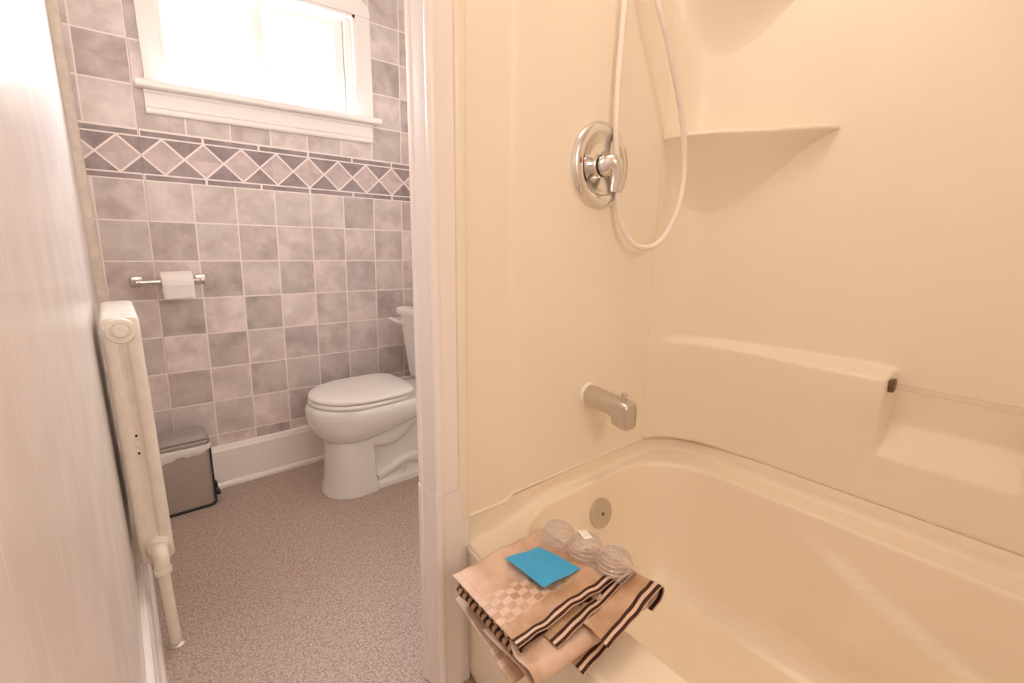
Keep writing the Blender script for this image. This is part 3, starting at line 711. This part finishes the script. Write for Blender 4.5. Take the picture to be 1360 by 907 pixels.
# ------------------------------------------------------------------ toilet paper
hd_ = thing('toilet_paper_holder', 'chrome toilet paper bar with square wall plates on the tiles', 'paper holder', (.193, 0, .933))
b = MB()
for x in (.086, .296):
    p = MB(); p.box(x - .019, x + .019, -.007, -.0003, .914, .952, .004); p.box(x - .008, x + .008, -.070, -.006, .925, .941, .005); p.build('post', M['nickel'], hd_)
b.tube([(.094, -.060, .933), (.288, -.060, .933)], .0085, 18); b.build('bar', M['chrome'], hd_)
RZ = .9262
b = MB(); rx0, rx1 = .159, .262
b.lathe([(.0195, 0), (.0195, .103), (.046, .103), (.0475, .1015), (.0475, .0015), (.046, 0), (.0195, 0)], (rx0, -.060, RZ - .0023), (1, 0, 0), 48, False, False)
rl = tag(b.build('toilet_paper_roll', M['paper'], ang=40), 'white toilet paper roll hanging on the chrome bar', 'toilet paper')
b = MB(); b.lathe([(.0190, -.0005), (.0190, .1035), (.0178, .1035), (.0178, -.0005), (.0190, -.0005)], (rx0, -.060, RZ - .0023), (1, 0, 0), 32, False, False); b.build('cardboard_core', M['card'], rl)
b = MB()     # loose end hanging behind the roll's front
b.grid(lambda u, v: (lerp(rx0 + .001, rx1 - .001, u), -.1085 + .004 * sin(v * 2.2), lerp(RZ, RZ - .058, v)), 8, 10); b.build('loose_sheet', M['paper'], rl, thick=.0008)

# ------------------------------------------------------------------ folded shower curtain on the tub edge
cu = thing('folded_shower_curtain', 'tan folded shower curtain with dark brown stripes draped over the tub edge', 'shower curtain', (.60, -1.80, .402))
def nz(x, y, s=0): return .0012 * sin(x * 140 - y * 95 + s) + .0026 * sin(x * 47 + y * 31 + s) + .0018 * sin(x * 23 - y * 61 + 2 * s) + .0012 * sin(x * 90 + 3 * s)
def quad(P, u, v):       # P = (00, 10, 11, 01)
    a, b_, c, d = [Vector(p) for p in P]
    return a * (1 - u) * (1 - v) + b_ * u * (1 - v) + c * u * v + d * (1 - u) * v
def ufold(T, B, L, r, back, wav=1.0, seed=0, bottom=None, name='layer', thick=.0014, matl='curtain', tb=.0, uvs=None):
    """a sheet folded in two: upper leaf from its open left edge (T->B, v) to the right, rolled, and returning below.
       T,B: 3D ends of the upper left edge; L: vector along the leaf; r: roll radius; back: return length"""
    T, B, L = Vector(T), Vector(B), Vector(L); ln = L.length; d = L.normalized()
    tot = ln + pi * r + back
    def f(u, v):
        s_ = u * tot; e = T.lerp(B, v)
        if s_ <= ln: p = e + d * s_
        elif s_ <= ln + pi * r:
            a = (s_ - ln) / r; p = e + d * (ln + r * sin(a)) + Vector((0, 0, -r * (1 - cos(a))))
        else:
            q = s_ - ln - pi * r; p = e + d * (ln - q) + Vector((0, 0, -2 * r - tb * q))
        k = wav * sm(0, .05, s_)
        p = p + Vector((0, 0, k * nz(p.x, p.y, seed)))
        return p
    vl = (B - T).length
    def uv(u, v): return (u * tot, (1 - v) * vl)
    b = MB(); b.grid(f, 90, 44, uv); return b.build(name, M[matl], cu, ang=70, thick=thick, recalc=False)
# main leaf: open on the left, rolled over on the far side, returning underneath
ufold((.4635, -1.653, .4675), (.4515, -1.872, .4755), (.234, .004, .002), .029, .20, 1.0, 0.3, tb=-.004)
# inner folded layers whose striped edges show in the open side
def rollfold(y0, y1, x0, z, r, ln, dz, name, seed):
    def f(u, v):
        y = lerp(y0, y1, v); s_ = u * (2 * ln + pi * r) ; x_ = x0 - .010 * v + .0015 * sin(v * 30 + seed)
        if s_ < ln: p = (x_ + ln - s_, y, z + r)
        elif s_ < ln + pi * r: a = (s_ - ln) / r; p = (x_ - r * sin(a), y, z + r * cos(a))
        else: p = (x_ + s_ - ln - pi * r, y, z - r)
        return (p[0], p[1], p[2] + dz * v)
    b = MB(); b.grid(f, 60, 60, lambda u, v: (v * abs(y1 - y0), u)); return b.build(name, M['curtain_f'], cu, ang=70, thick=.0012, recalc=False)
rollfold(-1.662, -1.868, .4785, .4535, .0075, .17, .004, 'inner_fold', 0)
rollfold(-1.658, -1.862, .4745, .4365, .0065, .17, .002, 'inner_fold', 2)
# lower hem leaf that juts out furthest on the left
def hem(u, v):
    x = lerp(.473 - .034 * v, .69, u); y = lerp(-1.648, -1.868 - .02 * u, v)
    return (x, y, .4135 - .004 * (1 - u) * 0 + .0015 * sin(y * 60 + x * 20) * (1 - u) - .007 * sm(.25, 0, u))
b = MB(); b.grid(hem, 40, 40, lambda u, v: (u * .24, (1 - v) * .225 + .02)); b.build('hem_leaf', M['curtain'], cu, ang=70, thick=.0014, recalc=False)
# broad lower roll that shows below the striped edge, folded towards the near side
def nearroll(u, v):
    a0 = Vector((.4455, 0, .457)).lerp(Vector((.735, 0, .452)), u)
    ln, r = .20, .0165; s_ = v * (ln + pi * r + .13); yb = lerp(-1.898, -1.905, u)
    if s_ < ln: y, z = yb + ln - s_, a0.z
    elif s_ < ln + pi * r: a = (s_ - ln) / r; y, z = yb - r * sin(a), a0.z - r * (1 - cos(a))
    else: y, z = yb + (s_ - ln - pi * r), a0.z - 2 * r
    return (a0.x + .004 * sin(s_ * 30) + .045 * (1 - u) * sm(.20, .06, s_) + .012 * (1 - u) * sm(.23, .30, s_), y, z + .6 * nz(a0.x, y, 4) + .004 * sm(.3, 0, u) * sm(.16, .2, s_))
b = MB(); b.grid(nearroll, 60, 80, lambda u, v: (u * .29, .2 + v * .38)); b.build('lower_roll', M['curtain'], cu, ang=70, thick=.0014, recalc=False)
# stepped striped leaves on the near side
def leaf(P, name, roll=0, seed=0, nu=70, nv=30):
    """a leaf of the stack; its right end rolls over and tucks under with radius roll"""
    P = [Vector(p) for p in P]; lu = (P[1] - P[0]).length; lv = (P[3] - P[0]).length
    tot = lu + (pi * roll + .030 if roll else 0)
    def f(u, v):
        s_ = u * tot; p = quad(P, min(s_, lu) / lu, v); e = (quad(P, 1, v) - quad(P, .9, v)).normalized()
        p.z += .7 * nz(p.x, p.y, seed)
        if s_ > lu:
            q = s_ - lu
            if q < pi * roll: a = q / roll; p = p + e * roll * sin(a) + Vector((0, 0, -roll * (1 - cos(a))))
            else: p = p - e * (q - pi * roll) + Vector((0, 0, -2 * roll))
        return p
    b = MB(); b.grid(f, nu, nv, lambda u, v: (u * tot, (1 - v) * lv)); return b.build(name, M['curtain'], cu, ang=70, thick=.0014, recalc=False)
leaf([(.505, -1.790, .4640), (.735, -1.760, .4645), (.752, -1.874, .4655), (.5095, -1.904, .4665)], 'striped_leaf', .012, 1)
leaf([(.585, -1.830, .4600), (.758, -1.760, .4600), (.768, -1.928, .4605), (.576, -1.9565, .4625)], 'striped_leaf', .017, 2)
leaf([(.610, -1.860, .4500), (.742, -1.820, .450), (.752, -1.905, .4480), (.615, -1.940, .4480)], 'striped_leaf', .011, 5)
leaf([(.5385, -1.880, .4190), (.68, -1.860, .430), (.68, -1.925, .4300), (.540, -1.936, .4170)], 'striped_leaf', 0, 3, 40, 20)
# blue sachet lying on the curtain
bs = MB()
PK = [(.5655, -1.692, .4815), (.648, -1.706, .4805), (.6655, -1.8095, .4815), (.567, -1.806, .4850)]
def pk(u, v, s_):
    p = quad(PK, u, v); puff = .0030 * (sin(pi * u) * sin(pi * v)) ** .5
    rib = .0005 * sin(u * 260) * sm(.93, .95, u)
    p.z += s_ * puff + rib + .0035 * sm(.35, 0, u) * sm(.2, .6, v) * sm(1.02, .8, v) + .0012 * sin(u * 5 + v * 6); p.x += .0012 * sin(v * 7) * (1 - u); p.y += .001 * sin(u * 8)
    return p
bs.grid(lambda u, v: pk(u, v, 1), 40, 40); bs.grid(lambda u, v: pk(u, v, -.8), 40, 40)
tag(bs.build('paper_sachet', M['blue'], ang=60), 'bright blue paper sachet lying on the folded striped curtain', 'packet')

# clear ribbed pack
cp = thing('clear_plastic_pack', 'clear plastic pack of three ribbed domes lying on the striped curtain', 'plastic pack', (.72, -1.77, .482))
DC = [(.6965, -1.716), (.7105, -1.7815), (.7205, -1.849)]
fb = MB()
fb.loft([[(x, y, z) for x, y in [(.662, -1.683), (.728, -1.675), (.757, -1.885), (.692, -1.893)]] for z in (.4815, .4823)])
fb.build('flange', M['flange'], cp, smooth=False)
for i, (x, y) in enumerate(DC):
    prof = []
    for k in range(7):
        r0 = .0315 * cos(k / 7 * pi / 2) ** .8; z0 = .038 * sin(k / 7 * pi / 2); r0 += .0012
        r1 = .0315 * cos((k + .8) / 7 * pi / 2) ** .8
        prof += [(r0, z0), (r0 - .0003, z0 + .0022), (lerp(r0, r1, .9), z0 + .0034)]
    prof += [(.006, .0385), (.0001, .0388)]
    prof = [(r * 1.13, z) for r, z in prof]
    d = MB(); d.lathe(prof, (x, y, .4824), (0, 0, 1), 56, False, False); dome = d.build('dome', M['clear'], cp, ang=25)
    rb = MB()
    for k in range(1, 7):
        a = (k - .25) / 7 * pi / 2; rr_ = (.0318 * cos(a) ** .8 + .0012) * 1.13; zz = .4824 + .038 * sin(a) + .0012
        rb.tube([(x + rr_ * cos(t * pi / 24), y + rr_ * sin(t * pi / 24), zz) for t in range(49)], .0015, 8, False)
    rb.build('ribs', M['rib'], dome)
lb = MB(); lb.grid(lambda u, v: (.7105 + (u - .5) * .017 - (v - .5) * .010, -1.7815 - (u - .5) * .010 - (v - .5) * .030 + .004, .5225), 6, 6); lb.build('white_rectangle', M['white'], cp, thick=.0004)  # small flat white rectangle above the middle dome

# ------------------------------------------------------------------ light
def lamp(name, kind, loc, energy, col, **k):
    l = bpy.data.lights.new(name, kind); l.energy = energy; l.color = col
    for a, v in k.items(): setattr(l, a, v)
    o = bpy.data.objects.new(name, l); o.location = loc; C.objects.link(o); return o
lamp('ceiling_lamp', 'POINT', LAMP_POS, LAMP_E, LAMP_C, shadow_soft_size=.13)
lamp('fill_light', 'POINT', FILL_POS, FILL_E, FILL_C, shadow_soft_size=.20)  # unseen fill light, added behind the camera to brighten end wall and corridor
po = lamp('window_portal', 'AREA', ((wx0 + wx1) / 2, .122, (wz0 + wz1) / 2), 1, (1, 1, 1), shape='RECTANGLE', size=wx1 - wx0, size_y=wz1 - wz0)
po.rotation_euler = (-pi / 2, 0, 0); po.data.cycles.is_portal = True
W = bpy.data.worlds.new('overcast_sky'); bpy.context.scene.world = W; W.use_nodes = True
bg = W.node_tree.nodes['Background']; bg.inputs[1].default_value = SKY_E; N = NT(W.node_tree)     # bright overcast sky above a duller ground
wt = W.node_tree.nodes.new('ShaderNodeTexCoord'); wsx = W.node_tree.nodes.new('ShaderNodeSeparateXYZ')
W.node_tree.links.new(wt.outputs['Generated'], wsx.inputs[0])
W.node_tree.links.new(N.mix(N.rng(wsx.outputs[2], -.12, .06), GND_C, SKY_C), bg.inputs[0])

# ------------------------------------------------------------------ camera (1360 x 907 frame)
yaw, pitch, roll, f = .692, .219, .014, 638.36
fw = Vector((sin(yaw) * cos(pitch), cos(yaw) * cos(pitch), -sin(pitch))); r_ = Vector((cos(yaw), -sin(yaw), 0)); u_ = r_.cross(fw)
R_ = r_ * cos(roll) + u_ * sin(roll); U_ = -r_ * sin(roll) + u_ * cos(roll)
cd = bpy.data.cameras.new('camera'); cd.sensor_width = 36; cd.lens = f / 1360 * 36; cd.clip_start = .01
co = bpy.data.objects.new('camera', cd); C.objects.link(co)
m4 = Matrix((R_, U_, -fw)).transposed().to_4x4(); m4.translation = Vector((.0201, -2.3634, 1.130)); co.matrix_world = m4
sc = bpy.context.scene; sc.camera = co
vs = sc.view_settings; sc.display_settings.display_device = 'sRGB'
vs.view_transform = 'Standard'; vs.look = 'None'; vs.gamma = 1; vs.use_curve_mapping = False; vs.exposure = EXPO
sc.cycles.use_denoising = True; sc.cycles.max_bounces = 14; sc.cycles.diffuse_bounces = 8; sc.cycles.transparent_max_bounces = 24
sc.cycles.sample_clamp_indirect = 8
